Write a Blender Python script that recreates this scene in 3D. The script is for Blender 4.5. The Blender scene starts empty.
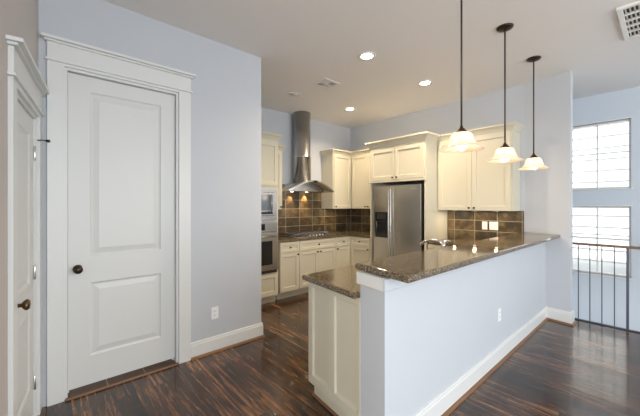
import bpy, bmesh, math, random
from mathutils import Matrix, Vector
random.seed(4)
S = bpy.context.scene
COL = S.collection
R = math.radians

# ------------------------------------------------------------ camera
cam_d = bpy.data.cameras.new('camera'); cam = bpy.data.objects.new('camera', cam_d); COL.objects.link(cam)
cam.location = (0, 0, 1.44)
HEAD = math.atan2(348, 307.7)                      # heading measured from +X, from the two vanishing points
cam.rotation_euler = (R(90), 0, HEAD - math.pi/2)
cam_d.sensor_width = 36.0
cam_d.lens = 36.0 * 307.7 / 640
cam_d.shift_y = -3.0 / 640
cam_d.clip_start = 0.02
S.camera = cam

# ------------------------------------------------------------ world, sun, exposure
W = bpy.data.worlds.new('world'); S.world = W; W.use_nodes = True
bg = W.node_tree.nodes['Background']
bg.inputs[0].default_value = (0.90, 0.95, 1.0, 1); bg.inputs[1].default_value = 1.15
sun_d = bpy.data.lights.new('sun', 'SUN'); sun_d.energy = 6.0; sun_d.angle = R(3); sun_d.color = (1, .97, .92)
sun = bpy.data.objects.new('sun', sun_d); COL.objects.link(sun)
sun.rotation_euler = Vector((0.62, 0.25, -0.74)).to_track_quat('-Z', 'Y').to_euler()

def area(name, loc, direction, sx, sy, power, color):
    d = bpy.data.lights.new(name, 'AREA'); d.shape = 'RECTANGLE'; d.size = sx; d.size_y = sy
    d.energy = power; d.color = color
    o = bpy.data.objects.new(name, d); COL.objects.link(o); o.location = loc
    o.rotation_euler = Vector(direction).to_track_quat('-Z', 'Z').to_euler()
    return o
# daylight from the tall windows of the living room behind the camera
area('living_room_daylight', (1.6, -3.6, 1.6), (0.1, 1, 0.10), 5.0, 2.6, 122, (.87, .94, 1.0))
# added fill light past the end of the left wall, brightens the peninsula end
area('left_rear_fill', (-3.4, -1.7, 1.7), (.88, .47, 0.10), 3.0, 2.4, 125, (1.0, .97, .94))

S.view_settings.view_transform = 'Standard'
S.view_settings.look = 'None'
S.view_settings.gamma = 1.0
S.view_settings.use_curve_mapping = False
S.view_settings.exposure = 0.42

# ------------------------------------------------------------ materials
def mat(name, col, rough=.5, metal=0.0, noise=0.0, scale=20, bump=0.0, bscale=60, stretch=(1, 1, 1), coat=0.0, **kw):
    m = bpy.data.materials.new(name); m.use_nodes = True
    nt = m.node_tree; b = nt.nodes['Principled BSDF']
    b.inputs['Base Color'].default_value = (*col, 1)
    b.inputs['Roughness'].default_value = rough
    b.inputs['Metallic'].default_value = metal
    b.inputs['Coat Weight'].default_value = coat
    tc = nt.nodes.new('ShaderNodeTexCoord'); mp = nt.nodes.new('ShaderNodeMapping')
    mp.inputs['Scale'].default_value = stretch
    nt.links.new(tc.outputs['Object'], mp.inputs[0])
    if noise:
        n = nt.nodes.new('ShaderNodeTexNoise'); n.inputs['Scale'].default_value = scale; n.inputs['Detail'].default_value = 4
        nt.links.new(mp.outputs[0], n.inputs['Vector'])
        cr = nt.nodes.new('ShaderNodeMix'); cr.data_type = 'RGBA'
        cr.inputs['A'].default_value = (*[c * (1 - noise) for c in col], 1)
        cr.inputs['B'].default_value = (*[min(1, c * (1 + noise)) for c in col], 1)
        nt.links.new(n.outputs['Fac'], cr.inputs['Factor']); nt.links.new(cr.outputs['Result'], b.inputs['Base Color'])
    if bump:
        n2 = nt.nodes.new('ShaderNodeTexNoise'); n2.inputs['Scale'].default_value = bscale; n2.inputs['Detail'].default_value = 3
        nt.links.new(mp.outputs[0], n2.inputs['Vector'])
        bp = nt.nodes.new('ShaderNodeBump'); bp.inputs['Strength'].default_value = bump; bp.inputs['Distance'].default_value = .004
        nt.links.new(n2.outputs['Fac'], bp.inputs['Height']); nt.links.new(bp.outputs[0], b.inputs['Normal'])
    for k, v in kw.items():
        b.inputs[k.replace('_', ' ')].default_value = v
    return m

M = {}
M['paint'] = mat('wall_paint', (.53, .55, .58), .65, noise=.015, scale=3, bump=.12, bscale=180)
M['left_greige'] = mat('left_wall_greige', (.54, .49, .45), .65, noise=.015, scale=3, bump=.12, bscale=180)  # left wall only, a warmer brown-grey than the other walls
M['paint_stair'] = mat('stair_wall_paint', (.56, .62, .68), .65, noise=.015, scale=3, bump=.1, bscale=180)
M['ceil'] = mat('ceiling_paint', (.84, .81, .78), .8, noise=.015, scale=2, bump=.1, bscale=150)
M['trim'] = mat('trim_white', (.71, .71, .69), .35, noise=.01, scale=5)
M['door'] = mat('door_white', (.68, .68, .655), .38, noise=.01, scale=5, bump=.05, bscale=90)
M['cream'] = mat('cabinet_cream', (.61, .57, .45), .38, noise=.02, scale=4, bump=.05, bscale=60, stretch=(1, 1, .15))
M['bronze'] = mat('dark_bronze', (.055, .035, .025), .35, 1.0 * .8, noise=.2)
M['bronze_rod'] = mat('bronze_rod', (.07, .05, .04), .45, .6)
M['brass'] = mat('aged_brass', (.16, .10, .05), .3, .9, noise=.25)
M['steel'] = mat('brushed_steel', (.56, .55, .54), .27, 1.0, noise=.06, scale=30, stretch=(1, 1, 40), bump=.04, bscale=80)
M['steel_v'] = mat('brushed_steel_fridge', (.58, .57, .56), .24, 1.0, noise=.05, scale=12, stretch=(30, 30, .6), bump=.03, bscale=60)
M['chrome'] = mat('satin_nickel', (.72, .70, .67), .14, 1.0)
M['smoked'] = mat('smoked_glass', (.20, .21, .22), .12, .6)
M['grate'] = mat('grate_metal', (.12, .12, .12), .4, .5)
M['black'] = mat('black_gloss', (.012, .012, .014), .12)
M['blackm'] = mat('black_matte', (.02, .02, .02), .5)
M['iron'] = mat('cast_iron', (.03, .03, .032), .55, bump=.2)
M['white_pl'] = mat('white_plastic', (.86, .86, .86), .35)
M['rail_wood'] = mat('rail_wood', (.16, .095, .06), .35, noise=.3, scale=30, stretch=(1, .1, 1))
M['rail_iron'] = mat('rail_iron', (.09, .10, .13), .4, .5)
M['shoe'] = mat('shoe_wood', (.20, .10, .05), .35, noise=.35, scale=14, stretch=(.2, .2, 1))
M['vent'] = mat('vent_metal', (.78, .76, .72), .45)
M['grille_dark'] = mat('duct_dark', (.05, .045, .06), .8)
M['nosing'] = mat('nosing_wood', (.18, .10, .06), .3, noise=.3, scale=10)

def emis(name, col, st, base=(.9, .9, .9)):
    m = bpy.data.materials.new(name); m.use_nodes = True; b = m.node_tree.nodes['Principled BSDF']
    b.inputs['Base Color'].default_value = (*base, 1)
    b.inputs['Emission Color'].default_value = (*col, 1); b.inputs['Emission Strength'].default_value = st
    return m
M['lamp'] = emis('lamp_glow', (1, .84, .62), 14)
M['puck'] = emis('hood_bulb', (1, .72, .4), 12)
M['bulb'] = emis('pendant_bulb', (1, .90, .74), 7)
M['puck_lens'] = emis('puck_lens', (1, .78, .5), 1.6)
M['display'] = emis('oven_display', (.3, .55, .6), .25, (.02, .02, .03))

def glass():
    m = bpy.data.materials.new('window_glass'); m.use_nodes = True; nt = m.node_tree
    nt.nodes.remove(nt.nodes['Principled BSDF']); out = nt.nodes['Material Output']
    t = nt.nodes.new('ShaderNodeBsdfTransparent'); g = nt.nodes.new('ShaderNodeBsdfGlossy'); g.inputs['Roughness'].default_value = .02
    mx = nt.nodes.new('ShaderNodeMixShader'); mx.inputs[0].default_value = .05
    nt.links.new(t.outputs[0], mx.inputs[1]); nt.links.new(g.outputs[0], mx.inputs[2]); nt.links.new(mx.outputs[0], out.inputs[0])
    return m
M['glass'] = glass()

def shade_glass():
    m = bpy.data.materials.new('alabaster_glass'); m.use_nodes = True; nt = m.node_tree
    out = nt.nodes['Material Output']; b = nt.nodes['Principled BSDF']
    tc = nt.nodes.new('ShaderNodeTexCoord'); n = nt.nodes.new('ShaderNodeTexNoise'); n.inputs['Scale'].default_value = 14; n.inputs['Detail'].default_value = 5
    n.inputs['Distortion'].default_value = 1.2
    nt.links.new(tc.outputs['Object'], n.inputs['Vector'])
    cr = nt.nodes.new('ShaderNodeValToRGB'); cr.color_ramp.elements[0].position = .35; cr.color_ramp.elements[0].color = (.96, .78, .61, 1)
    cr.color_ramp.elements[1].position = .65; cr.color_ramp.elements[1].color = (1, .94, .85, 1)
    nt.links.new(n.outputs['Fac'], cr.inputs[0]); nt.links.new(cr.outputs[0], b.inputs['Base Color'])
    b.inputs['Roughness'].default_value = .25
    tr = nt.nodes.new('ShaderNodeBsdfTranslucent'); nt.links.new(cr.outputs[0], tr.inputs[0])
    mx = nt.nodes.new('ShaderNodeMixShader'); mx.inputs[0].default_value = .55
    nt.links.new(b.outputs[0], mx.inputs[1]); nt.links.new(tr.outputs[0], mx.inputs[2]); nt.links.new(mx.outputs[0], out.inputs[0])
    nt.links.new(cr.outputs[0], b.inputs['Emission Color']); b.inputs['Emission Strength'].default_value = 0.10
    return m
M['shade'] = shade_glass()

def granite():
    m = bpy.data.materials.new('brown_granite'); m.use_nodes = True; nt = m.node_tree; b = nt.nodes['Principled BSDF']
    tc = nt.nodes.new('ShaderNodeTexCoord')
    v = nt.nodes.new('ShaderNodeTexVoronoi'); v.inputs['Scale'].default_value = 170
    n = nt.nodes.new('ShaderNodeTexNoise'); n.inputs['Scale'].default_value = 42; n.inputs['Detail'].default_value = 8; n.inputs['Roughness'].default_value = .75
    for x in (v, n): nt.links.new(tc.outputs['Object'], x.inputs['Vector'])
    sep = nt.nodes.new('ShaderNodeSeparateColor'); nt.links.new(v.outputs['Color'], sep.inputs[0])
    ad = nt.nodes.new('ShaderNodeMath'); ad.operation = 'MULTIPLY_ADD'; ad.inputs[1].default_value = .45
    nt.links.new(sep.outputs[0], ad.inputs[0])
    ml = nt.nodes.new('ShaderNodeMath'); ml.operation = 'MULTIPLY'; ml.inputs[1].default_value = .62
    nt.links.new(n.outputs['Fac'], ml.inputs[0]); nt.links.new(ml.outputs[0], ad.inputs[2])
    cr = nt.nodes.new('ShaderNodeValToRGB'); e = cr.color_ramp.elements
    e[0].position = .25; e[0].color = (.018, .012, .009, 1)
    e[1].position = .85; e[1].color = (.46, .38, .27, 1)
    for p, c in ((.40, (.045, .032, .020, 1)), (.53, (.115, .082, .046, 1)), (.68, (.22, .162, .095, 1))):
        k = e.new(p); k.color = c
    nt.links.new(ad.outputs[0], cr.inputs[0]); nt.links.new(cr.outputs[0], b.inputs['Base Color'])
    b.inputs['Roughness'].default_value = .08; b.inputs['IOR'].default_value = 1.5
    return m
M['granite'] = granite()

def wood_floor():
    m = bpy.data.materials.new('walnut_planks'); m.use_nodes = True; nt = m.node_tree; b = nt.nodes['Principled BSDF']
    L = nt.links
    tc = nt.nodes.new('ShaderNodeTexCoord')
    mp = nt.nodes.new('ShaderNodeMapping'); mp.inputs['Rotation'].default_value = (0, 0, R(90))
    L.new(tc.outputs['Object'], mp.inputs[0])
    br = nt.nodes.new('ShaderNodeTexBrick'); br.offset = .37; br.inputs['Scale'].default_value = 1
    br.inputs['Brick Width'].default_value = 1.35; br.inputs['Row Height'].default_value = .127
    br.inputs['Mortar Size'].default_value = .0022; br.inputs['Mortar Smooth'].default_value = .3
    br.inputs['Color1'].default_value = (0, 0, 0, 1); br.inputs['Color2'].default_value = (1, 1, 1, 1); br.inputs['Mortar'].default_value = (.5, .5, .5, 1)
    L.new(mp.outputs[0], br.inputs['Vector'])
    # per plank offset for the grain
    sc = nt.nodes.new('ShaderNodeVectorMath'); sc.operation = 'SCALE'; sc.inputs['Scale'].default_value = 7.3
    L.new(br.outputs['Color'], sc.inputs[0])
    st = nt.nodes.new('ShaderNodeMapping'); st.inputs['Scale'].default_value = (18, 1.1, 1)
    L.new(tc.outputs['Object'], st.inputs[0])
    ad = nt.nodes.new('ShaderNodeVectorMath'); L.new(st.outputs[0], ad.inputs[0]); L.new(sc.outputs[0], ad.inputs[1])
    n1 = nt.nodes.new('ShaderNodeTexNoise'); n1.inputs['Scale'].default_value = 1.8; n1.inputs['Detail'].default_value = 7; n1.inputs['Roughness'].default_value = .70; n1.inputs['Distortion'].default_value = .55
    L.new(ad.outputs[0], n1.inputs['Vector'])
    n2 = nt.nodes.new('ShaderNodeTexNoise'); n2.inputs['Scale'].default_value = 3.2; n2.inputs['Detail'].default_value = 3
    L.new(tc.outputs['Object'], n2.inputs['Vector'])
    cr = nt.nodes.new('ShaderNodeValToRGB'); e = cr.color_ramp.elements
    e[0].position = .32; e[0].color = (.006, .004, .003, 1)
    e[1].position = .80; e[1].color = (.38, .18, .065, 1)
    for p, c in ((.43, (.020, .010, .006, 1)), (.53, (.070, .030, .013, 1)), (.64, (.17, .075, .027, 1))):
        k = e.new(p); k.color = c
    L.new(n1.outputs['Fac'], cr.inputs[0])
    # plank to plank variation
    mr = nt.nodes.new('ShaderNodeMapRange'); mr.inputs['To Min'].default_value = .35; mr.inputs['To Max'].default_value = 1.75
    L.new(br.outputs['Color'], mr.inputs[0])
    mr2 = nt.nodes.new('ShaderNodeMapRange'); mr2.inputs['From Min'].default_value = .3; mr2.inputs['From Max'].default_value = .7; mr2.inputs['To Min'].default_value = .75; mr2.inputs['To Max'].default_value = 1.3
    L.new(n2.outputs['Fac'], mr2.inputs[0])
    mm = nt.nodes.new('ShaderNodeMath'); mm.operation = 'MULTIPLY'; L.new(mr.outputs[0], mm.inputs[0]); L.new(mr2.outputs[0], mm.inputs[1])
    vs = nt.nodes.new('ShaderNodeVectorMath'); vs.operation = 'SCALE'; L.new(cr.outputs[0], vs.inputs[0]); L.new(mm.outputs[0], vs.inputs['Scale'])
    mx = nt.nodes.new('ShaderNodeMix'); mx.data_type = 'RGBA'; mx.inputs['B'].default_value = (.006, .004, .003, 1)
    L.new(br.outputs['Fac'], mx.inputs['Factor']); L.new(vs.outputs[0], mx.inputs['A'])
    L.new(mx.outputs['Result'], b.inputs['Base Color'])
    rr = nt.nodes.new('ShaderNodeMapRange'); rr.inputs['To Min'].default_value = .14; rr.inputs['To Max'].default_value = .36
    L.new(n1.outputs['Fac'], rr.inputs[0]); L.new(rr.outputs[0], b.inputs['Roughness'])
    b.inputs['IOR'].default_value = 1.45; b.inputs['Coat Weight'].default_value = .38; b.inputs['Coat Roughness'].default_value = .08
    bp = nt.nodes.new('ShaderNodeBump'); bp.inputs['Strength'].default_value = .22; bp.inputs['Distance'].default_value = .003
    hs = nt.nodes.new('ShaderNodeMath'); hs.operation = 'SUBTRACT'; L.new(n1.outputs['Fac'], hs.inputs[0]); L.new(br.outputs['Fac'], hs.inputs[1])
    L.new(hs.outputs[0], bp.inputs['Height']); L.new(bp.outputs[0], b.inputs['Normal'])
    return m
M['floor'] = wood_floor()

def slate(name, axis, ox, oz, tw, th):
    """aligned slate tiles with pale grout; axis 'x' or 'y' runs along the wall"""
    m = bpy.data.materials.new(name); m.use_nodes = True; nt = m.node_tree; b = nt.nodes['Principled BSDF']; L = nt.links
    tc = nt.nodes.new('ShaderNodeTexCoord'); sp = nt.nodes.new('ShaderNodeSeparateXYZ'); L.new(tc.outputs['Object'], sp.inputs[0])
    cb = nt.nodes.new('ShaderNodeCombineXYZ')
    a1 = nt.nodes.new('ShaderNodeMath'); a1.operation = 'SUBTRACT'; a1.inputs[1].default_value = ox; L.new(sp.outputs[0 if axis == 'x' else 1], a1.inputs[0])
    a2 = nt.nodes.new('ShaderNodeMath'); a2.operation = 'SUBTRACT'; a2.inputs[1].default_value = oz; L.new(sp.outputs[2], a2.inputs[0])
    L.new(a1.outputs[0], cb.inputs[0]); L.new(a2.outputs[0], cb.inputs[1])
    br = nt.nodes.new('ShaderNodeTexBrick'); br.offset = 0; br.inputs['Scale'].default_value = 1
    br.inputs['Brick Width'].default_value = tw; br.inputs['Row Height'].default_value = th
    br.inputs['Mortar Size'].default_value = .0042; br.inputs['Mortar Smooth'].default_value = .1
    br.inputs['Color1'].default_value = (0, 0, 0, 1); br.inputs['Color2'].default_value = (1, 1, 1, 1)
    L.new(cb.outputs[0], br.inputs['Vector'])
    n = nt.nodes.new('ShaderNodeTexNoise'); n.inputs['Scale'].default_value = 9; n.inputs['Detail'].default_value = 6; n.inputs['Roughness'].default_value = .65
    of = nt.nodes.new('ShaderNodeVectorMath'); L.new(tc.outputs['Object'], of.inputs[0]); L.new(br.outputs['Color'], of.inputs[1]); L.new(of.outputs[0], n.inputs['Vector'])
    hue = nt.nodes.new('ShaderNodeMath'); hue.operation = 'MULTIPLY_ADD'; hue.inputs[1].default_value = .30; L.new(br.outputs['Color'], hue.inputs[0]); L.new(n.outputs['Fac'], hue.inputs[2])
    cr = nt.nodes.new('ShaderNodeValToRGB'); e = cr.color_ramp.elements
    e[0].position = .36; e[0].color = (.028, .024, .017, 1); e[1].position = .92; e[1].color = (.27, .13, .045, 1)
    for p, c in ((.50, (.050, .042, .026, 1)), (.62, (.095, .058, .024, 1)), (.74, (.14, .115, .062, 1))):
        k = e.new(p); k.color = c
    L.new(hue.outputs[0], cr.inputs[0])
    mx = nt.nodes.new('ShaderNodeMix'); mx.data_type = 'RGBA'; mx.inputs['B'].default_value = (.36, .31, .24, 1)
    L.new(br.outputs['Fac'], mx.inputs['Factor']); L.new(cr.outputs[0], mx.inputs['A']); L.new(mx.outputs['Result'], b.inputs['Base Color'])
    b.inputs['Roughness'].default_value = .32
    bp = nt.nodes.new('ShaderNodeBump'); bp.inputs['Strength'].default_value = .35; bp.inputs['Distance'].default_value = .004
    hs = nt.nodes.new('ShaderNodeMath'); hs.operation = 'SUBTRACT'; L.new(n.outputs['Fac'], hs.inputs[0]); L.new(br.outputs['Fac'], hs.inputs[1])
    L.new(hs.outputs[0], bp.inputs['Height']); L.new(bp.outputs[0], b.inputs['Normal'])
    return m

def siding():
    m = mat('white_siding', (.86, .86, .84), .6, noise=.02, scale=2)
    return m
M['siding'] = siding()

# ------------------------------------------------------------ mesh helpers
def box(bm, a, b):
    (x0, y0, z0), (x1, y1, z1) = a, b
    v = [bm.verts.new(p) for p in ((x0, y0, z0), (x1, y0, z0), (x1, y1, z0), (x0, y1, z0), (x0, y0, z1), (x1, y0, z1), (x1, y1, z1), (x0, y1, z1))]
    for f in ((0, 3, 2, 1), (4, 5, 6, 7), (0, 1, 5, 4), (1, 2, 6, 5), (2, 3, 7, 6), (3, 0, 4, 7)):
        bm.faces.new([v[i] for i in f])
    return v
def bx(*ab, bevel=0):
    bm = bmesh.new()
    for a, b in ab: box(bm, a, b)
    if bevel: bmesh.ops.bevel(bm, geom=bm.edges[:], offset=bevel, segments=2, affect='EDGES', profile=.6)
    return bm
def lathe(profile, seg=24, bm=None, M4=None, closed=False):
    bm = bm or bmesh.new(); rings = []
    M4 = M4 or Matrix()
    for r, z in profile:
        if r < 1e-6: rings.append([bm.verts.new(M4 @ Vector((0, 0, z)))])
        else: rings.append([bm.verts.new(M4 @ Vector((r * math.cos(2*math.pi*i/seg), r * math.sin(2*math.pi*i/seg), z))) for i in range(seg)])
    pairs = list(zip(rings, rings[1:])) + ([(rings[-1], rings[0])] if closed else [])
    for p, q in pairs:
        for i in range(seg):
            j = (i + 1) % seg
            if len(p) == 1 and len(q) == 1: continue
            if len(p) == 1: f = [p[0], q[j], q[i]]
            elif len(q) == 1: f = [p[i], p[j], q[0]]
            else: f = [p[i], p[j], q[j], q[i]]
            f = bm.faces.new(f); f.smooth = True
    return bm
def tube(bm, pts, r, seg=10, radii=None):
    pts = [Vector(p) for p in pts]; rings = []
    up = Vector((0, 0, 1))
    for i, p in enumerate(pts):
        d = (pts[min(i+1, len(pts)-1)] - pts[max(i-1, 0)]).normalized()
        a = up if abs(d.dot(up)) < .95 else Vector((1, 0, 0))
        s = d.cross(a).normalized(); t = d.cross(s).normalized(); rr = radii[i] if radii else r
        rings.append([bm.verts.new(p + rr * (math.cos(2*math.pi*k/seg) * s + math.sin(2*math.pi*k/seg) * t)) for k in range(seg)])
    for p, q in zip(rings, rings[1:]):
        for k in range(seg):
            f = bm.faces.new([p[k], p[(k+1) % seg], q[(k+1) % seg], q[k]]); f.smooth = True
    bm.faces.new(rings[0]); bm.faces.new(list(reversed(rings[-1])))
    return bm
def sweep(bm, path, prof, closed=False):
    """profile points (out, z) swept along plan path; 'out' is to the right of travel; mitred corners"""
    P = [Vector(p[:2]) for p in path]; n = len(P); rings = []
    for i in range(n):
        if closed: a, b, c = P[i-1], P[i], P[(i+1) % n]
        else: a, b, c = P[max(i-1, 0)], P[i], P[min(i+1, n-1)]
        d1 = (b - a).normalized() if (b - a).length else (c - b).normalized()
        d2 = (c - b).normalized() if (c - b).length else d1
        n1 = Vector((d1.y, -d1.x)); n2 = Vector((d2.y, -d2.x)); m_ = (n1 + n2).normalized(); k = 1 / max(.3, m_.dot(n1))
        rings.append([bm.verts.new((b.x + m_.x * o * k, b.y + m_.y * o * k, z)) for o, z in prof])
    pr = list(zip(rings, rings[1:])) + ([(rings[-1], rings[0])] if closed else [])
    m = len(prof)
    for p, q in pr:
        for k in range(m):
            bm.faces.new([p[k], q[k], q[(k+1) % m], p[(k+1) % m]])
    if not closed:
        bm.faces.new(list(reversed(rings[0]))); bm.faces.new(rings[-1])
    return bm
def prism(bm, poly, z0, z1):
    lo = [bm.verts.new((x, y, z0)) for x, y in poly]; hi = [bm.verts.new((x, y, z1)) for x, y in poly]
    bm.faces.new(list(reversed(lo))); bm.faces.new(hi); n = len(poly)
    for i in range(n): bm.faces.new([lo[i], lo[(i+1) % n], hi[(i+1) % n], hi[i]])
    return bm
def slab(poly, z0, z1, bev=.009):
    bm = prism(bmesh.new(), poly, z0, z1)
    es = [e for e in bm.edges if abs(e.verts[0].co.z - e.verts[1].co.z) < 1e-5]
    bmesh.ops.bevel(bm, geom=es, offset=bev, segments=3, affect='EDGES', profile=.5)
    return bm
def board(bm, x0, x1, z0, z1, y, th, openings, prof):
    """face board in the XZ plane looking to -Y; openings get the inset profile [(inset, depth)...]"""
    xs = sorted({x0, x1, *[o[0] for o in openings], *[o[1] for o in openings]})
    zs = sorted({z0, z1, *[o[2] for o in openings], *[o[3] for o in openings]})
    V = {}
    def v(x, yy, z):
        k = (round(x, 5), round(yy, 5), round(z, 5))
        if k not in V: V[k] = bm.verts.new((x, yy, z))
        return V[k]
    for i in range(len(xs)-1):
        for j in range(len(zs)-1):
            cx, cz = (xs[i]+xs[i+1])/2, (zs[j]+zs[j+1])/2
            if any(o[0] < cx < o[1] and o[2] < cz < o[3] for o in openings): continue
            bm.faces.new([v(xs[i], y, zs[j]), v(xs[i+1], y, zs[j]), v(xs[i+1], y, zs[j+1]), v(xs[i], y, zs[j+1])])
    for o in openings:
        prev = (o, y)
        for ins, dep in prof:
            cur = ((o[0]+ins, o[1]-ins, o[2]+ins, o[3]-ins), y + dep)
            (a, ya), (b, yb) = prev, cur
            A = [v(a[0], ya, a[2]), v(a[1], ya, a[2]), v(a[1], ya, a[3]), v(a[0], ya, a[3])]
            B = [v(b[0], yb, b[2]), v(b[1], yb, b[2]), v(b[1], yb, b[3]), v(b[0], yb, b[3])]
            for k in range(4): bm.faces.new([A[k], A[(k+1) % 4], B[(k+1) % 4], B[k]])
            prev = cur
        b, yb = prev
        bm.faces.new([v(b[0], yb, b[2]), v(b[1], yb, b[2]), v(b[1], yb, b[3]), v(b[0], yb, b[3])])
    # edges and back
    for i in range(len(xs)-1):
        bm.faces.new([v(xs[i], y, z0), v(xs[i], y+th, z0), v(xs[i+1], y+th, z0), v(xs[i+1], y, z0)])
        bm.faces.new([v(xs[i], y, z1), v(xs[i+1], y, z1), v(xs[i+1], y+th, z1), v(xs[i], y+th, z1)])
    for j in range(len(zs)-1):
        bm.faces.new([v(x0, y, zs[j]), v(x0, y, zs[j+1]), v(x0, y+th, zs[j+1]), v(x0, y+th, zs[j])])
        bm.faces.new([v(x1, y, zs[j]), v(x1, y+th, zs[j]), v(x1, y+th, zs[j+1]), v(x1, y, zs[j+1])])
    lo = [v(x, y+th, z0) for x in xs] + [v(x1, y+th, z) for z in zs[1:]] + [v(x, y+th, z1) for x in reversed(xs[:-1])] + [v(x0, y+th, z) for z in reversed(zs[1:-1])]
    bm.faces.new(list(reversed(lo)))
    return bm
SHAKER = [(.002, .003), (.004, .011), (.010, .012)]
RAISED = [(.006, .007), (.016, .011), (.024, .010), (.055, .003), (.058, .002)]

def obj(name, bm, m, parent=None, bevel=0):
    bmesh.ops.recalc_face_normals(bm, faces=bm.faces)
    me = bpy.data.meshes.new(name); bm.to_mesh(me); bm.free()
    me.materials.append(M[m] if isinstance(m, str) else m)
    o = bpy.data.objects.new(name, me); COL.objects.link(o)
    if parent: o.parent = parent
    if bevel:
        bv = o.modifiers.new('bevel', 'BEVEL'); bv.width = bevel; bv.segments = 2; bv.limit_method = 'ANGLE'
    return o
def struct(name, bm, m, bevel=0):
    o = obj(name, bm, m, None, bevel); o['kind'] = 'structure'; return o
def thing(name, label, cat, loc=(0, 0, 0), rotz=0, group=None, kind=None):
    o = bpy.data.objects.new(name, None); COL.objects.link(o); o.location = loc; o.rotation_euler = (0, 0, rotz)
    o.empty_display_size = .1
    if label: o['label'] = label
    if cat: o['category'] = cat
    if group: o['group'] = group
    if kind: o['kind'] = kind
    return o
def tag(o, label, cat, group=None):
    o['label'] = label; o['category'] = cat
    if group: o['group'] = group
    return o
def dup(o, parent=None):
    c = o.copy(); COL.objects.link(c)
    if parent: c.parent = parent
    for ch in list(o.children): dup(ch, c)
    return c
def rot_to(direction):
    return Vector(direction).to_track_quat('Z', 'Y').to_matrix().to_4x4()
def knob_bm(p, direction=(0, -1, 0), r=.014, L=.028):
    T = Matrix.Translation(p) @ rot_to(direction)
    return lathe([(0, -.001), (r*.75, -.001), (r*.7, .003), (r*.4, .006), (r*.36, L*.5), (r*.7, L*.62), (r, L*.78), (r*.85, L*.95), (0, L)], 14, M4=T)

# ------------------------------------------------------------ dimensions
CH = 3.05                       # ceiling height
DY = 2.95                       # pantry wall face
KY = 4.43                       # cooking wall face
FX = 4.77                       # refrigerator wall face
AN = R(83.4)                    # direction of the slightly splayed left wall
WV = Vector((math.cos(AN), math.sin(AN), 0)); WN = Vector((math.sin(AN), -math.cos(AN), 0))
CORNER = Vector((-.05, DY, 0))
SX, SY = 5.02, .775

# ------------------------------------------------------------ structure
struct('floor', bx(((-6, -5, -.28), (SX, 4.6, 0))), 'floor')
struct('ceiling', bx(((-6, -5, CH), (6.15, 4.65, CH+.2))), 'ceil')
# pantry wall with door opening
PX0, PX1, PZ = .095, .885, 2.455
wl = bx(((-.05, DY, 0), (PX0, DY+.12, CH)), ((PX1, DY, 0), (1.75, DY+.12, CH)), ((PX0, DY, PZ), (PX1, DY+.12, CH)))
struct('wall_pantry', wl, 'paint')
struct('wall_pantry_return', bx(((1.63, DY+.12, 0), (1.75, KY, CH))), 'paint')
struct('wall_back', bx(((-.2, KY, 0), (FX+.13, KY+.12, CH))), 'paint')
NXW = FX - .070                 # the free end of the wall leans in a little
struct('wall_right', prism(bmesh.new(), [(FX, KY), (FX, 1.27), (NXW, SY), (NXW+.135, SY), (FX+.13, 1.27), (FX+.13, KY)], 0, CH), 'paint')
# left wall (local frame: x along the wall away from the camera, -y faces the room)
LL = 2.4
lw0 = CORNER - WV * LL
wall_l = bmesh.new()
OX0, OX1, OZ = LL - .745, LL - .10, 2.035
box(wall_l, (0, 0, 0), (OX0, .12, CH)); box(wall_l, (OX1, 0, 0), (LL, .12, CH)); box(wall_l, (OX0, 0, OZ), (OX1, .12, CH))
wo = struct('wall_left', wall_l, 'left_greige'); wo.location = lw0; wo.rotation_euler = (0, 0, AN)
# stair hall
ws = bmesh.new()
WX = 6.0
Wn = [(.335, 1.045, 1.675, 2.635), (.335, 1.045, .432, 1.42)]
ys = [-5, .335, 1.045, 4.6]; zs = [-3, .432, 1.42, 1.675, 2.635, CH]
for i in range(3):
    for j in range(5):
        if i == 1 and j in (1, 3): continue
        box(ws, (WX, ys[i], zs[j]), (WX+.15, ys[i+1], zs[j+1]))
struct('wall_stair', ws, 'paint_stair')
struct('floor_lower_landing', bx(((SX-2, -5, -3.1), (WX, 4.6, -3.0))), 'floor')
struct('wall_stair_end', bx(((FX+.13, 2.6, -3), (WX, 2.72, CH))), 'paint_stair')
struct('trim_floor_nosing', bx(((SX-.001, -5, -.27), (SX+.02, SY+1.8, .003)), bevel=.002), 'nosing')

# half wall of the peninsula: its left end is cut slightly on the skew
HY0, HY1 = 1.03, 1.235
HX0, HX1 = 1.385, 1.418
struct('wall_peninsula', prism(bmesh.new(), [(HX0, HY0), (FX, HY0), (FX, HY1), (HX1, HY1)], 0, 1.033), 'paint')
# apron boards under the bar
AP = [(0, .963), (.014, .963), (.017, .968), (.017, 1.033), (0, 1.033)]
struct('trim_bar_end', sweep(bmesh.new(), [(HX1+.10, HY1), (HX1, HY1), (HX0, HY0)], AP), 'trim')
struct('trim_bar_apron', sweep(bmesh.new(), [(HX0-.017, HY0-.0005), (FX, HY0-.0005)], [(o*.8, z) for o, z in AP]), 'paint')

# baseboards
BP = [(0, 0), (.016, 0), (.016, .125), (.012, .135), (.012, .148), (.008, .153), (0, .153)]
SHO = [(.016, 0), (.036, 0), (.034, .010), (.027, .018), (.016, .021)]
def base(name, path):
    struct('baseboard_' + name, sweep(bmesh.new(), path, BP), 'trim')
    struct('trim_shoe_' + name, sweep(bmesh.new(), path, SHO), 'shoe')
base('pantry', [(.995, DY), (1.75, DY), (1.75, 3.82)])
base('peninsula', [(HX1, HY1-.01), (HX0, HY0), (NXW+.036, HY0), (NXW, SY), (NXW+.135, SY), (NXW+.15, SY+.25)])

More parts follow.
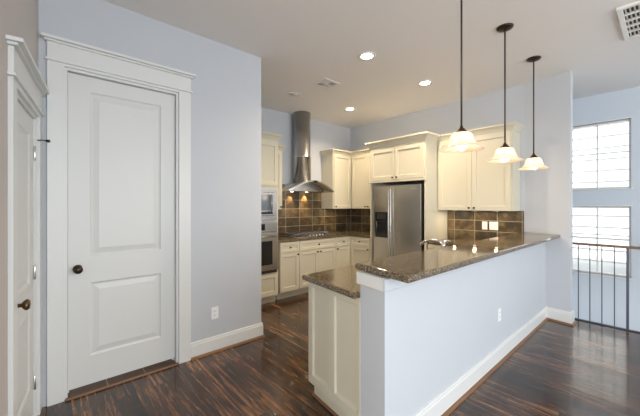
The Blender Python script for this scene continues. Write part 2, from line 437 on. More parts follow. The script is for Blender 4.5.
# ------------------------------------------------------------ interior doors
def doorway(name, loc, rotz, x0, x1, ztop, cwl, cwr, hz, slab_y, slab_z0, panels, knob, hinges, capx, knob_mat):
    """hz = (bead z, frieze top z); everything in wall-local coordinates"""
    t = thing(name, None, None, loc, rotz, kind='structure')
    bead, ftop = hz
    obj('side_casing', bx(((x0-cwl, -.020, 0), (x0-.004, 0, bead)), bevel=.002), 'trim', t)
    obj('side_casing', bx(((x1+.004, -.020, 0), (x1+cwr, 0, bead)), bevel=.002), 'trim', t)
    obj('head_casing', bx(((x0-.004, -.020, ztop+.004), (x1+.004, 0, bead)), bevel=.001), 'trim', t)
    e = capx
    obj('bead_moulding', bx(((x0-cwl-e*.4, -.034, bead), (x1+cwr+e*.4, 0, bead+.016)), bevel=.005), 'trim', t)
    obj('frieze_board', bx(((x0-cwl, -.022, bead+.016), (x1+cwr, 0, ftop)), bevel=.001), 'trim', t)
    obj('cap_moulding', bx(((x0-cwl-e*.55, -.040, ftop), (x1+cwr+e*.55, 0, ftop+.014)), ((x0-cwl-e, -.062, ftop+.014), (x1+cwr+e, 0, ftop+.034)), bevel=.003), 'trim', t)
    obj('jamb', bx(((x0-.004, -.001, 0), (x0+.014, .118, ztop)), ((x1-.014, -.001, 0), (x1+.004, .118, ztop)), ((x0+.014, -.001, ztop-.014), (x1-.014, .118, ztop+.004))), 'trim', t)
    obj('door_stop', bx(((x0+.014, slab_y+.038, 0), (x0+.026, slab_y+.07, ztop-.014)), ((x1-.026, slab_y+.038, 0), (x1-.014, slab_y+.07, ztop-.014))), 'trim', t)
    a, b_ = x0+.017, x1-.017
    sl = obj('door_slab', board(bmesh.new(), a, b_, slab_z0, ztop-.018, slab_y, .036, panels, RAISED), 'door', t)
    kx, kz = knob
    k = lathe([(0, 0), (.031, 0), (.031, .004), (.020, .009), (.011, .012), (.010, .034), (.020, .040), (.029, .050), (.0295, .058), (.022, .067), (0, .070)], 24, M4=Matrix.Translation((kx, slab_y, kz)) @ rot_to((0, -1, 0)))
    obj('knob', k, knob_mat, t)
    for hx, hzv in hinges:
        obj('hinge', lathe([(0, -.05), (.004, -.05), (.007, -.045), (.007, .045), (.004, .05), (0, .05)], 10, M4=Matrix.Translation((hx, slab_y-.008, hzv))), 'chrome', t)
    return t
d1 = doorway('door_1', (0, DY, 0), 0, PX0, PX1, PZ, .100, .108, (2.478, 2.612), .035, .045,
        [(.245, .752, 1.045, 2.32), (.245, .752, .265, .835)], (.170, .952), [], .032, 'bronze')
obj('threshold_strip', bx(((PX0, -.034, 0), (PX1, -.012, .014)), bevel=.004), 'shoe', d1)
obj('threshold_tile', bx(*[((PX0+.001+i*.265, -.0115, 0), (PX0+min(.789, .260+i*.265), .13, .010)) for i in range(3)], bevel=.0015), mat('threshold_tile', (.12, .075, .045), .4, noise=.3, scale=12), d1)
obj('threshold_grout', bx(((PX0+.001, -.011, 0), (PX1-.001, .129, .0085))), mat('grout', (.42, .36, .28), .8), d1)
# tiled pantry floor seen under the door
pt = bmesh.new()
for i in range(3):
    for j in range(3): box(pt, (PX0+.02+i*.255, DY+.135+j*.31, 0), (PX0+.27+i*.255, DY+.435+j*.31, .012))
struct('floor_pantry_tile', pt, mat('pantry_tile', (.22, .13, .08), .4, noise=.2, scale=8))
d2 = doorway('door_2', lw0, AN, OX0, OX1, OZ, .095, .085, (2.068, 2.215), .012, .012,
        [(OX0+.13, OX1-.13, .93, 1.90), (OX0+.13, OX1-.13, .24, .80)], (OX0+.075, .905),
        [(OX1-.012, .24), (OX1-.012, .985), (OX1-.012, 1.79)], .040, 'brass')
st = bmesh.new(); tube(st, [(OX1-.012, -.01, 1.88), (OX1-.015, -.035, 1.883), (OX1-.02, -.055, 1.88)], .004)
tube(st, [(OX1-.02, -.055, 1.88), (OX1-.024, -.075, 1.88)], .010)
obj('hinge_stop', st, 'bronze', d2)

# ------------------------------------------------------------ windows and what is outside
def window(name, y0, y1, z0, z1, mz, extra):
    t = thing(name, None, None, (WX, (y0+y1)/2, z0), 0, kind='structure')
    w = (y1-y0)/2; h = z1-z0; f = .026
    obj('frame', bx(((.04, -w, 0), (.09, -w+f, h)), ((.04, w-f, 0), (.09, w, h)), ((.04, -w+f, 0), (.09, w-f, f)), ((.04, -w+f, h-f), (.09, w-f, h))), 'trim', t)
    obj('casing_lip', bx(((-.006, -w-.012, h), (.04, w+.012, h+.014)), bevel=.002), 'trim', t)
    obj('sill', bx(((-.022, -w-.02, -.016), (.09, w+.02, 0)), bevel=.004), 'trim', t)
    mb = bmesh.new(); box(mb, (.055, -.010, f), (.075, .010, h-f))
    for z in mz: box(mb, (.052, -w+f, z-z0-.009), (.078, w-f, z-z0+.009))
    obj('muntin', mb, 'trim', t)
    obj('glass', bx(((.062, -w+f, f), (.066, w-f, h-f))), 'glass', t)
window('window_1', .335, 1.045, 1.675, 2.635, [2.19], 0)
window('window_2', .335, 1.045, .432, 1.42, [1.005, .955], 0)
t = thing('neighbouring_house', 'white lap-sided house wall across the gap, seen through the stair windows', 'house', (8.6, 2, -3))
sd = bmesh.new()
for i in range(40):
    z = i*.235
    vs = [sd.verts.new(p) for p in ((0, -8, z), (0, 7, z), (.06, 7, z+.235), (.06, -8, z+.235))]; sd.faces.new(vs)
    vs = [sd.verts.new(p) for p in ((0, -8, z), (0, 7, z), (.065, 7, z), (.065, -8, z))]; sd.faces.new(vs)
box(sd, (.03, -8, 0), (.3, 7, 9))
obj('lap_siding', sd, 'siding', t)
struct('ground_outside', bx(((WX+.15, -8, -3.3), (12, 9, -3.05))), mat('ground_grass', (.25, .26, .2), .9, noise=.3, scale=3))

# ------------------------------------------------------------ cabinets
NG = {}
def cabinet(name, label, loc, rotz, w, d, z0, z1, doors=(), drawers=(), toe=0, crown=None, group=None, ends=(), nohollow=False):
    """front face frame at local y=0, body goes to +y; doors (x0,x1,z0,z1,knobx,knobz)"""
    t = thing(name, label, 'cabinet', loc, rotz, group)
    zb = z0 + toe
    bm = bx(((0, .0, zb), (w, d, z1)))
    if toe: box(bm, (0, .07, z0), (w, d, zb))
    obj('body', bm, 'cream', t)
    for kind, L in (('door', doors), ('drawer', drawers)):
        for x0, x1, za, zc, kx, kz in L:
            fw = min(.058, (zc-za)*.28)
            o = obj(kind, board(bmesh.new(), x0, x1, za, zc, -.021, .020, [(x0+fw, x1-fw, za+fw, zc-fw)], SHAKER), 'cream', t)
            if kx is not None: obj('knob', knob_bm((kx, -.021, kz)), 'bronze', o)
    if crown:
        path, zt = crown
        obj('crown', sweep(bmesh.new(), path, [(0, zt-.085), (.006, zt-.085), (.012, zt-.07), (.030, zt-.040), (.050, zt-.022), (.055, zt-.018), (.055, zt), (0, zt)]), 'cream', t)
    return t
TOPZ = .874
YB = 3.86
g1 = None
def base_fronts(x0, x1, n=1, kside='r', dr=True):
    g = .004; ds = []; dw = []
    wtot = x1-x0
    if dr: dw.append((x0+g, x1-g, .715, .865, (x0+x1)/2, .79))
    zt = .705 if dr else .865
    if n == 1: ds.append((x0+g, x1-g, .125, zt, (x1-.035 if kside == 'r' else x0+.035), zt-.035))
    else:
        m = (x0+x1)/2
        ds += [(x0+g, m-g/2, .125, zt, m-.035, zt-.035), (m+g/2, x1-g, .125, zt, m+.035, zt-.035)]
    return ds, dw
ds, dw = base_fronts(0, .365, 1, 'r')
cabinet('base_cabinet', 'narrow cream base cabinet beside the wall oven, one drawer over one door', (2.60, YB, 0), 0, .365, KY-YB-.01, 0, TOPZ, ds, dw, .10)
ds, dw = base_fronts(0, .80, 2)
cabinet('base_cabinet', 'wide cream base cabinet under the cooktop with two doors below one long drawer', (2.966, YB, 0), 0, .80, KY-YB-.01, 0, TOPZ, ds, dw, .10)
ds, dw = base_fronts(0, .362, 1, 'l')
cabinet('base_cabinet', 'cream base cabinet in the corner right of the cooktop, knob at door left', (3.767, YB, 0), 0, .36, KY-YB-.01, 0, TOPZ, ds, dw, .10)
XB = 4.15
ds, dw = base_fronts(.02, .475, 1, 'r')
cabinet('base_cabinet', 'cream base cabinet between the corner and the refrigerator enclosure', (XB, YB-.001, 0), R(-90), .48, FX-XB-.01, 0, TOPZ, ds, dw, .10)

# oven tower (seen past the pantry wall)
OT0, OT1, OF = 1.80, 2.555, 3.83
t = cabinet('oven_cabinet', 'tall cream cabinet housing the oven and microwave beside the pantry wall', (OT0, OF, 0), 0, OT1-OT0, KY-OF-.01, 0, 2.44,
        [(.012, .373, 1.72, 2.355, .34, 1.76), (.379, .743, 1.72, 2.355, .415, 1.76)], [(.012, .743, .125, .44, .377, .36)], .10,
        crown=([(0, 0), (OT1-OT0, 0), (OT1-OT0, .21)], 2.475))
# microwave
t = thing('microwave', 'stainless built-in microwave above the wall oven', 'microwave', (OT0+.03, OF-.001, 1.212))
w = OT1-OT0-.06
obj('trim_frame', board(bmesh.new(), 0, w, 0, .46, -.018, .017, [(.05, w-.05, .07, .41)], [(.002, .006), (.004, .008)]), 'steel', t)
dr = obj('door', bx(((.055, -.036, .078), (w-.055, -.0105, .402)), bevel=.004), 'steel', t)
obj('window', bx(((.085, -.040, .15), (w-.085, -.0365, .375)), bevel=.001), 'smoked', dr)
obj('control_strip', bx(((.085, -.039, .095), (w-.085, -.0365, .130)), bevel=.001), 'blackm', dr)
hb = bmesh.new(); tube(hb, [(w-.125, -.075, .12), (w-.125, -.075, .385)], .008); tube(hb, [(w-.125, -.036, .14), (w-.125, -.075, .14)], .006); tube(hb, [(w-.125, -.036, .365), (w-.125, -.075, .365)], .006)
obj('handle', hb, 'steel', dr)
# wall oven
t = thing('wall_oven', 'stainless wall oven with dark window and bar handle, below the microwave', 'oven', (OT0+.03, OF-.001, .455))
obj('surround', bx(((0, -.016, 0), (w, -.001, .745)), bevel=.002), 'steel', t)
obj('control_panel', bx(((.005, -.040, .60), (w-.005, -.017, .742)), bevel=.005), 'steel', t)
obj('display', bx(((w/2-.14, -.0435, .625), (w/2+.13, -.0405, .715)), bevel=.001), 'black', t)
od = obj('door', bx(((.005, -.050, .045), (w-.005, -.017, .585)), bevel=.005), 'steel', t)
obj('window', bx(((.10, -.054, .13), (w-.10, -.0505, .47)), bevel=.001), 'black', od)
hb = bmesh.new(); tube(hb, [(.05, -.095, .535), (w-.05, -.095, .535)], .011); tube(hb, [(.09, -.05, .535), (.09, -.095, .535)], .008); tube(hb, [(w-.09, -.05, .535), (w-.09, -.095, .535)], .008)
obj('handle', hb, 'steel', od)
obj('vent_strip', bx(((.005, -.030, .004), (w-.005, -.017, .040)), bevel=.002), 'blackm', t)

# wall cabinets
UY = 4.11; UT = 2.44
cabinet('upper_cabinet', 'slim cream wall cabinet between the oven tower and the hood', (2.558, UY, 0), 0, .255, KY-UY-.01, 1.37, 2.36,
        [(.004, .251, 1.374, 2.30, .222, 1.41)], crown=([(0, 0), (.255, 0), (.255, .30)], 2.395))
cabinet('upper_cabinet', 'cream wall cabinet right of the hood, one tall door', (3.95, UY, 0), 0, .49, KY-UY-.01, 1.37, UT,
        [(.02, .47, 1.374, 2.385, .055, 1.41)], crown=([(0, .30), (0, 0), (.484, 0)], 2.475))
cabinet('upper_cabinet', 'cream wall cabinet with two doors in the corner beside the refrigerator enclosure', (4.455, UY-.004, 0), R(-90), .755, FX-4.455-.01, 1.37, UT,
        [(.02, .40, 1.374, 2.385, .37, 1.41), (.404, .750, 1.374, 2.385, .434, 1.41)], crown=([(.02, 0), (.753, 0)], 2.475))
# refrigerator enclosure with the cabinet over it
EX = 4.10; EY0, EY1 = 2.325, 3.345
t = thing('refrigerator_cabinet', 'deep cream cabinet and side panels enclosing the refrigerator', 'cabinet', (EX, EY1, 0), R(-90))
ew = EY1-EY0; ed = FX-EX-.01
obj('side_panel', bx(((0, 0, 0), (.02, ed, 1.813))), 'cream', t)
obj('side_panel', bx(((ew-.022, 0, 0), (ew, ed, 1.813))), 'cream', t)
obj('body', bx(((0, 0, 1.813), (ew, ed, 2.44))), 'cream', t)
for a, b, kx in ((.022, ew/2-.012, ew/2-.045), (ew/2-.008, ew-.028, ew/2+.03)):
    o = obj('door', board(bmesh.new(), a, b, 1.845, 2.35, -.021, .020, [(a+.058, b-.058, 1.903, 2.292)], SHAKER), 'cream', t)
    obj('knob', knob_bm((kx, -.021, 1.875)), 'bronze', o)
obj('rail_moulding', bx(((-.004, -.030, 1.803), (ew+.004, -.0005, 1.828)), bevel=.006), 'cream', t)
obj('crown', sweep(bmesh.new(), [(0, .27), (0, 0), (ew, 0), (ew, .27)], [(0, 2.38), (.008, 2.38), (.014, 2.40), (.040, 2.44), (.065, 2.462), (.07, 2.466), (.07, 2.49), (0, 2.49)]), 'cream', t)
# pair of wall cabinets over the sink counter
cabinet('upper_cabinet', 'broad cream wall cabinet with two doors right of the refrigerator', (4.455, 2.322, 0), R(-90), 1.005, FX-4.455-.01, 1.362, UT,
        [(.02, .504, 1.366, 2.385, .470, 1.40), (.508, .985, 1.366, 2.385, .541, 1.40)], crown=([(.02, 0), (1.005, 0), (1.005, .30)], 2.49))

# refrigerator
RX = 4.055; t = thing('refrigerator', 'stainless side-by-side refrigerator with black water dispenser', 'refrigerator', (RX, 3.235, 0), R(-90))
rw = .858; sm = .328
obj('case', bx(((.004, .06, .02), (rw-.004, FX-RX-.03, 1.742)), bevel=.003), 'blackm', t)
fd = obj('freezer_door', bx(((0, 0, .09), (sm-.003, .058, 1.748)), bevel=.008), 'steel_v', t)
rd = obj('fridge_door', bx(((sm+.003, 0, .09), (rw, .058, 1.748)), bevel=.008), 'steel_v', t)
obj('kick_grille', bx(((.004, .02, .004), (rw-.004, .058, .082))), 'blackm', t)
ds_ = obj('dispenser', board(bmesh.new(), .030, .275, .915, 1.325, -.008, .0078, [(.055, .250, .94, 1.18)], [(.004, .003), (.008, .006)]), 'black', fd)
obj('dispenser_controls', bx(((.07, -.011, 1.21), (.25, -.0085, 1.30)), bevel=.001), 'blackm', ds_)
for nm, hx, par in (('handle', sm-.016, fd), ('handle', sm+.026, rd)):
    hb = bmesh.new(); tube(hb, [(hx, 0, .42), (hx, -.028, .43), (hx, -.034, .46), (hx, -.034, 1.66), (hx, -.028, 1.69), (hx, 0, 1.70)], .006, 12)
    obj(nm, hb, 'steel', par)
obj('nameplate', bx(((rw-.17, -.003, 1.675), (rw-.07, .0, 1.69)), bevel=.0008), 'chrome', rd)

# ------------------------------------------------------------ worktops, splashbacks
ct = slab([(2.556, 3.835), (4.125, 3.835), (4.125, 3.350), (FX-.001, 3.350), (FX-.001, KY-.001), (2.556, KY-.001)], TOPZ+.001, .914)
tag(obj('worktop', ct, 'granite'), 'L-shaped brown granite worktop around the cooktop corner', 'worktop')
b = bmesh.new(); box(b, (2.557, KY-.010, .9145), (4.760, KY-.001, 1.3695)); box(b, (2.82, KY-.010, 1.3695), (3.945, KY-.001, 1.80))
tag(obj('splashback', b, slate('slate_back', 'x', 2.805, .9145-.0045, .305, .1545)), 'brown slate tile splashback behind the cooktop', 'backsplash')
b = bmesh.new(); box(b, (FX-.010, 3.350, .9145), (FX-.001, KY-.012, 1.3695))
tag(obj('splashback', b, slate('slate_corner', 'y', .0, .9145-.0045, .2935, .1545)), 'short brown slate tile splashback between the corner and the refrigerator', 'backsplash')
b = bmesh.new(); box(b, (FX-.010, 1.275, .9145), (FX-.001, 2.321, 1.3615))
tag(obj('splashback', b, slate('slate_sink', 'y', .070, .9145-.0100, .306, .1545)), 'brown slate tile splashback under the broad wall cabinet, with two switch plates', 'backsplash')

# peninsula: base cabinet, lower worktop, raised bar
CX0, CX1 = 1.415, 1.488         # skewed left end
CYN, CYF = HY1+.001, 1.815
end_dir = Vector((CX1-CX0, CYF-CYN, 0)); EA = math.atan2(end_dir.y, end_dir.x); EL = end_dir.length
t = thing('peninsula_cabinet', 'cream base cabinet of the peninsula with a two-panel end', 'cabinet', (CX1, CYF, 0), 0)
ER = Matrix.Rotation(EA+math.pi, 4, 'Z')
bm = bmesh.new()
def loc_(x, y):
    return (x-CX1, y-CYF)
n_ = Vector((math.sin(EA), -math.cos(EA))) # outward is -n_
IN = .022
def pin(x, y, k): return (x + math.sin(EA)*k, y - math.cos(EA)*k)
pl = [pin(CX0, CYN, IN), pin(CX1, CYF, IN)]
prism(bm, [loc_(*q) for q in (pl[0], (FX-.01, CYN), (FX-.01, CYF-.0), pl[1])], .10, TOPZ)
pk = [pin(CX0, CYN, .045), pin(CX1, CYF, .045)]
prism(bm, [loc_(*q) for q in (pk[0], (FX-.01, CYN), (FX-.01, CYF-.07), (pk[1][0], pk[1][1]-.035))], 0, .10)
obj('body', bm, 'cream', t)
ep = board(bmesh.new(), 0, EL-.0, .10, TOPZ, 0, .021, [(.055, EL*.43, .165, .825), (EL*.43+.075, EL-.02, .165, .825)], [(.003, .004), (.005, .014), (.010, .016)])
ep.transform(ER)
obj('end_panel', ep, 'cream', t)
tb = bx(((.035, .030, 0), (EL-.002, .0455, .10)), bevel=.002); tb.transform(ER); obj('toe_board', tb, 'cream', t)
tb = bx(((.030, .012, 0), (EL-.002, .0295, .016)), bevel=.004); tb.transform(ER); obj('shoe_strip', tb, 'shoe', t)
NX = 4.13
lw = slab([(1.366, HY1+.001), (1.435, 1.828), (NX, 1.835), (NX, 2.321), (FX-.001, 2.321), (FX-.001, HY1+.001)], TOPZ+.001, .914, .012)
tag(obj('worktop', lw, 'granite'), 'lower brown granite worktop of the peninsula, behind and left of the raised bar', 'worktop')
cabinet('base_cabinet', 'cream base cabinet below the slate splashback next to the refrigerator panel', (NX+.02, 2.320, 0), R(-90), .48, FX-NX-.03, 0, TOPZ,
        *base_fronts(.01, .47, 1, 'l'), toe=.10)
bar = slab([(1.380, .878), (1.450, 1.305), (FX-.001, 1.305), (FX-.001, .875)], 1.034, 1.075, .014)
bt = tag(obj('bar_top', bar, 'granite'), 'raised polished brown granite bar top on the blue-grey half wall', 'bar top')

# faucet
t = thing('kitchen_faucet', 'satin nickel kitchen faucet with low arched spout behind the bar', 'faucet', (2.785, 1.40, .9145))
obj('base', lathe([(0, 0), (.030, 0), (.030, .006), (.024, .012), (.022, .10), (.024, .14), (.020, .165), (0, .172)], 20), 'chrome', t)
sp = bmesh.new(); tube(sp, [(0, .0, .14), (-.005, .03, .178), (-.012, .07, .186), (-.02, .12, .186), (-.028, .17, .172), (-.034, .205, .150), (-.036, .215, .132)], .013, 12, [.017, .016, .015, .014, .014, .016, .017])
obj('spout', sp, 'chrome', t)
hl = bmesh.new(); tube(hl, [(0, 0, .168), (.03, -.01, .19), (.085, -.02, .180), (.12, -.025, .165)], .008, 10, [.012, .010, .008, .007])
obj('lever', hl, 'chrome', t)

# ------------------------------------------------------------ cooktop and hood
HC = 3.38
t = thing('cooktop', 'stainless gas cooktop with black grates set in the granite', 'cooktop', (HC, 4.14, .9145))
obj('plate', bx(((-.43, -.25, 0), (.43, .25, .010)), bevel=.004), 'steel', t)
for bxp, byp, rr in ((-.30, .12, .045), (-.30, -.11, .036), (0, .03, .055), (.30, .12, .036), (.30, -.11, .045)):
    bu = obj('burner', lathe([(0, .0101), (rr, .0101), (rr*.95, .022), (rr*.7, .024), (rr*.68, .030), (0, .032)], 20, M4=Matrix.Translation((bxp, byp, 0))), 'iron', t)
for gx in (-.29, 0, .29):
    g = bmesh.new()
    for yy in (-.20, -.11, .03, .12, .21): tube(g, [(gx-.125, yy, .045), (gx+.125, yy, .045)], .006, 6)
    for xx in (-.125, 0, .125): tube(g, [(gx+xx, -.20, .045), (gx+xx, .21, .045)], .006, 6)
    for xx in (-.125, .125):
        for yy in (-.20, .21): tube(g, [(gx+xx, yy, .010), (gx+xx, yy, .045)], .006, 6)
    obj('grate', g, 'grate', t)
for i in range(5):
    obj('knob', lathe([(0, .0102), (.019, .0102), (.017, .032), (0, .034)], 16, M4=Matrix.Translation((-.14+i*.07, -.225, 0))), 'chrome', t)

HYF, HYB = 3.90, KY-.011
t = thing('range_hood', 'stainless chimney range hood with arched canopy over the cooktop', 'range hood', (HC-.035, 4.262, 1.665))
def arch(u): return .165 * math.cos(u*math.pi/2)**1.1       # u -1..1
N = 28; bm = bmesh.new(); hw = .495
def front_y(u): return (HYF - 4.262) + .055*u*u
rows = []
for i in range(N+1):
    u = -1 + 2*i/N; x = u*hw; z = arch(u)
    rows.append([bm.verts.new(p) for p in ((x, front_y(u), z+.022), (x, KY-.016-4.262, z+.022), (x, KY-.016-4.262, z-.0), (x, front_y(u), z-.0))])
for a, b in zip(rows, rows[1:]):
    for k in range(4):
        f = bm.faces.new([a[k], b[k], b[(k+1) % 4], a[(k+1) % 4]]); f.smooth = k in (0, 2)
bm.faces.new(rows[0]); bm.faces.new(list(reversed(rows[-1])))
obj('canopy', bm, 'steel', t)
# filter box tucked under the arch, flat underside
bm = bmesh.new(); vs = []
y0_, y1_ = -.12, KY-.017-4.262
prof = [(-.40, .012)] + [(u*hw, arch(u)-.002) for u in [(-.84+1.68*i/16) for i in range(17)]] + [(.40, .012)]
A = [bm.verts.new((x, y0_, z)) for x, z in prof]; B = [bm.verts.new((x, y1_, z)) for x, z in prof]
bm.faces.new(A); bm.faces.new(list(reversed(B)))
for i in range(len(prof)): j = (i+1) % len(prof); bm.faces.new([A[i], B[i], B[j], A[j]])
obj('filter_box', bm, 'steel', t)
fb = bmesh.new()
for k in (-1, 1): box(fb, (k*.19-.16, -.11, .007), (k*.19+.16, .05, .0118))
obj('grease_filter', fb, 'blackm', t)
obj('switch_block', bx(((-.022, -.392, arch(0)-.02), (.022, -.3755, arch(0)+.018)), bevel=.003), 'black', t)
obj('flue', lathe([(0, arch(0)+.0), (.157, arch(0)), (.157, .60), (.158, .60), (.158, .606), (.152, .61), (.152, CH-1.666), (0, CH-1.666)], 40), 'steel', t)
for k in (-.155, .175):
    lm = obj('hood_lamp', lathe([(0, .004), (.022, .004), (.026, .008), (.026, .0118), (0, .0118)], 16, M4=Matrix.Translation((k, .085, 0))), 'puck', t)
    d = bpy.data.lights.new('hood_bulb', 'SPOT'); d.energy = 12; d.color = (1, .66, .34); d.spot_size = R(62); d.spot_blend = .5; d.shadow_soft_size = .015
    o = bpy.data.objects.new('hood_bulb', d); COL.objects.link(o); o.parent = t; o.location = (k, .085, -.004); o.rotation_euler = Vector((0, .42, -1)).to_track_quat('-Z', 'Y').to_euler()
# small lamps under the wall cabinets
def puck(x, y, label, e=.8):
    t = thing('under_cabinet_light', label, 'lamp', (x, y, 1.3545), 0, 'small lamps under the wall cabinets')
    obj('housing', lathe([(.024, .0), (.035, .0), (.035, .0145), (0, .0145), (0, .008), (.024, .008)], 20), 'steel', t)
    obj('lens', lathe([(0, .002), (.023, .002), (.023, .0075), (0, .0075)], 20), 'puck_lens', t)
    d = bpy.data.lights.new('cabinet_bulb', 'AREA'); d.shape = 'DISK'; d.size = .042; d.energy = e; d.color = (1, .78, .5)
    o = bpy.data.objects.new('cabinet_bulb', d); COL.objects.link(o); o.parent = t; o.location = (0, 0, .0005)
    return t
u = puck(4.13, 4.27, 'small round lamp under the wall cabinet right of the hood')
for y, lb in ((2.12, 'small round lamp under the broad wall cabinet, nearest the refrigerator'), (1.83, 'small round lamp under the middle of the broad wall cabinet'), (1.55, 'small round lamp under the broad wall cabinet, nearest the free wall end')):
    q = dup(u); q.location = (4.57, y, 1.3465); q['label'] = lb

# ------------------------------------------------------------ ceiling fittings
PENDY = .978
def pendant(x, label):
    t = thing('pendant_light', label, 'pendant lamp', (x, PENDY, CH), 0, 'pendant lamps over the bar')
    obj('ceiling_canopy', lathe([(0, 0), (.068, 0), (.068, -.006), (.060, -.016), (.030, -.026), (.012, -.030), (0, -.030)], 28), 'bronze', t)
    obj('rod', lathe([(0, -.03), (.0065, -.03), (.0065, -1.05), (0, -1.05)], 10), 'bronze_rod', t)
    obj('socket_cap', lathe([(0, -1.045), (.010, -1.045), (.013, -1.060), (.024, -1.066), (.025, -1.076), (.036, -1.080), (.036, -1.0915), (0, -1.0915)], 20), 'bronze', t)
    outer = [(.034, -1.092), (.056, -1.096), (.068, -1.106), (.075, -1.124), (.081, -1.148), (.090, -1.170), (.106, -1.188), (.126, -1.200), (.145, -1.209)]
    inner = [(r-.004, z-.002) for r, z in reversed(outer)]
    s = lathe(outer + [(.144, -1.213)] + inner + [(.030, -1.095)], 40, closed=True)
    o = obj('lamp_shade', s, 'shade', t)
    obj('bulb', lathe([(0, -1.095), (.014, -1.10), (.018, -1.118), (.033, -1.142), (.040, -1.172), (.033, -1.202), (.016, -1.217), (0, -1.22)], 20), 'bulb', t)
    d = bpy.data.lights.new('pendant_bulb', 'POINT'); d.energy = .8; d.color = (1, .78, .54); d.shadow_soft_size = .04
    l = bpy.data.objects.new('pendant_bulb', d); COL.objects.link(l); l.parent = t; l.location = (0, 0, -1.42)
    return t
p = pendant(2.215, 'alabaster bell pendant lamp nearest the camera, over the near end of the bar')
for x, lb in ((3.10, 'middle alabaster bell pendant lamp hanging over the bar'), (4.0, 'alabaster bell pendant lamp farthest along the bar, nearest the wall')):
    q = dup(p); q.location.x = x; q['label'] = lb

def can(x, y, label, lit=True):
    t = thing('recessed_light', label, 'ceiling light', (x, y, CH), 0, 'recessed ceiling lights')
    obj('trim_ring', lathe([(.062, -.001), (.066, -.006), (.086, -.008), (.094, -.004), (.095, -.0005), (.062, -.0005)], 32, closed=True), 'vent', t)
    obj('lens', lathe([(0, -.003), (.0615, -.003), (.0615, -.0008), (0, -.0008)], 32), 'lamp' if lit else 'vent', t)
    if lit:
        d = bpy.data.lights.new('can_bulb', 'SPOT'); d.energy = 108; d.color = (1, .80, .56); d.spot_size = R(150); d.spot_blend = .9; d.shadow_soft_size = .06
        l = bpy.data.objects.new('can_bulb', d); COL.objects.link(l); l.parent = t; l.location = (0, 0, -.012)
    return t
c = can(2.583, 2.154, 'lit recessed ceiling light closest to the camera, largest of the lit three')
for x, y, lb in ((3.728, 2.124, 'lit recessed ceiling light in front of the refrigerator'), (3.795, 3.533, 'lit recessed ceiling light near the corner of the two kitchen walls')):
    q = dup(c); q.location.x = x; q.location.y = y; q['label'] = lb
can(2.686, 3.61, 'unlit recessed ceiling light just above and left of the hood flue', False)

t = thing('ceiling_vent', 'small square air vent in the ceiling between the recessed lights', 'vent', (2.765, 3.005, CH))
fr = bmesh.new(); a, i_ = .135, .095
for q in (((-a, -a, -.009), (a, -i_, -.0005)), ((-a, i_, -.009), (a, a, -.0005)), ((-a, -i_, -.009), (-i_, i_, -.0005)), ((i_, -i_, -.009), (a, i_, -.0005)), ((-.006, -i_, -.009), (.006, i_, -.0005)), ((-i_, -.006, -.0085), (i_, .006, -.0005))): box(fr, *q)
obj('frame', fr, 'vent', t)
obj('duct_opening', bx(((-i_, -i_, -.0020), (i_, i_, -.0006))), 'grille_dark', t)
lv = bmesh.new()
for k in range(4):
    z0 = -.0082; w_ = .018
    for s in range(3):
        o_ = .022 + s*.026
        if k == 0: box(lv, (.008, o_, z0), (i_, o_+.005, -.0021))
        if k == 1: box(lv, (-o_-.005, .008, z0), (-o_, i_, -.0021))
        if k == 2: box(lv, (-i_, -o_-w_, z0), (-.008, -o_, -.0021))
        if k == 3: box(lv, (o_, -i_, z0), (o_+.005, -.008, -.0021))
obj('louvre', lv, 'vent', t)
t = thing('return_air_grille', 'large white return air grille in the ceiling at the upper right', 'vent', (3.478, -.36, CH))
gw, gh = .70, .64
fr = bmesh.new(); f = .035
for q in (((0, 0, -.022), (gw, f, -.0005)), ((0, gh-f, -.022), (gw, gh, -.0005)), ((0, f, -.022), (f, gh-f, -.0005)), ((gw-f, f, -.022), (gw, gh-f, -.0005))): box(fr, *q)
for k in range(1, 5): x = f + k*(gw-2*f)/5; box(fr, (x-.010, f, -.020), (x+.010, gh-f, -.0005))
bmesh.ops.bevel(fr, geom=fr.edges[:], offset=.002, segments=1, affect='EDGES')
obj('frame', fr, 'vent', t)
obj('duct_opening', bx(((f, f, -.0022), (gw-f, gh-f, -.0006))), 'grille_dark', t)
lv = bmesh.new(); n = 22
for k in range(n):
    y = f + (k+.5)*(gh-2*f)/n
    vs = [lv.verts.new(p) for p in ((f, y-.007, -.018), (gw-f, y-.007, -.018), (gw-f, y+.004, -.004), (f, y+.004, -.004), (f, y-.0055, -.0188), (gw-f, y-.0055, -.0188), (gw-f, y+.0055, -.0048), (f, y+.0055, -.0048))]
    for fc in ((0, 1, 2, 3), (7, 6, 5, 4), (0, 4, 5, 1), (2, 6, 7, 3)): lv.faces.new([vs[i] for i in fc])
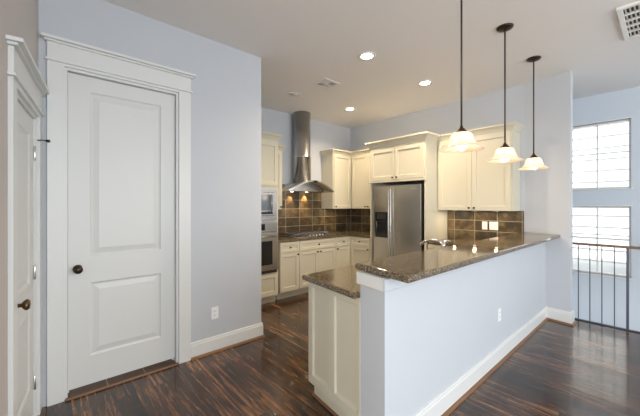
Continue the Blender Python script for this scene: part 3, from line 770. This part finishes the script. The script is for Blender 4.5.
obj('louvre', lv, 'vent', t)

# ------------------------------------------------------------ outlets and switches
def plate(name, label, cat, loc, rotz, kind):
    t = thing(name, label, cat, loc, rotz)
    w = .116 if kind == 'switch2' else .072
    obj('cover_plate', bx(((-w/2, -.006, -.058), (w/2, -.0005, .058)), bevel=.002), 'white_pl', t)
    if kind == 'outlet':
        for z in (-.02, .02):
            o = obj('socket', bx(((-.017, -.0085, z-.014), (.017, -.0062, z+.014)), bevel=.001), 'white_pl', t)
            obj('slots', bx(((-.008, -.0092, z-.004), (-.005, -.0086, z+.007)), ((.005, -.0092, z-.004), (.008, -.0086, z+.006))), 'blackm', o)
    else:
        for x in ((-.023, .023) if kind == 'switch2' else (0,)):
            obj('rocker', bx(((x-.015, -.009, -.032), (x+.015, -.0062, .032)), bevel=.001), 'white_pl', t)
plate('wall_outlet', 'white electrical outlet on the wall right of the panelled pantry door', 'outlet', (1.228, DY, .38), 0, 'outlet')
plate('wall_outlet', 'white electrical outlet low on the face of the peninsula half wall', 'outlet', (3.11, HY0, .43), 0, 'outlet')
plate('switch_plate', 'narrower, left one of two white switch plates on the slate splashback', 'switch', (FX-.010, 1.765, 1.142), R(-90), 'switch')
plate('switch_plate', 'wider, right one of two white switch plates on the slate splashback', 'switch', (FX-.010, 1.645, 1.142), R(-90), 'switch2')

# ------------------------------------------------------------ stair railing
t = thing('stair_railing', 'dark metal stair railing with brown wooden top rail beside the wall end', 'railing', (4.985, SY, 0))
rl = bmesh.new(); box(rl, (-.022, -3.2, .940), (.022, .03, .970)); bmesh.ops.bevel(rl, geom=rl.edges[:], offset=.006, segments=2, affect='EDGES')
obj('handrail', rl, 'rail_wood', t)
obj('bottom_rail', bx(((-.010, -3.2, .003), (.010, .03, .013))), 'rail_iron', t)
for k in range(29):
    y = -.030 - k*.1095
    big = k % 8 == 4
    r_ = .0115 if big else .0048
    obj('newel_post' if big else 'baluster', bx(((-r_, y-r_, .013), (r_, y+r_, .940))), 'rail_iron', t)
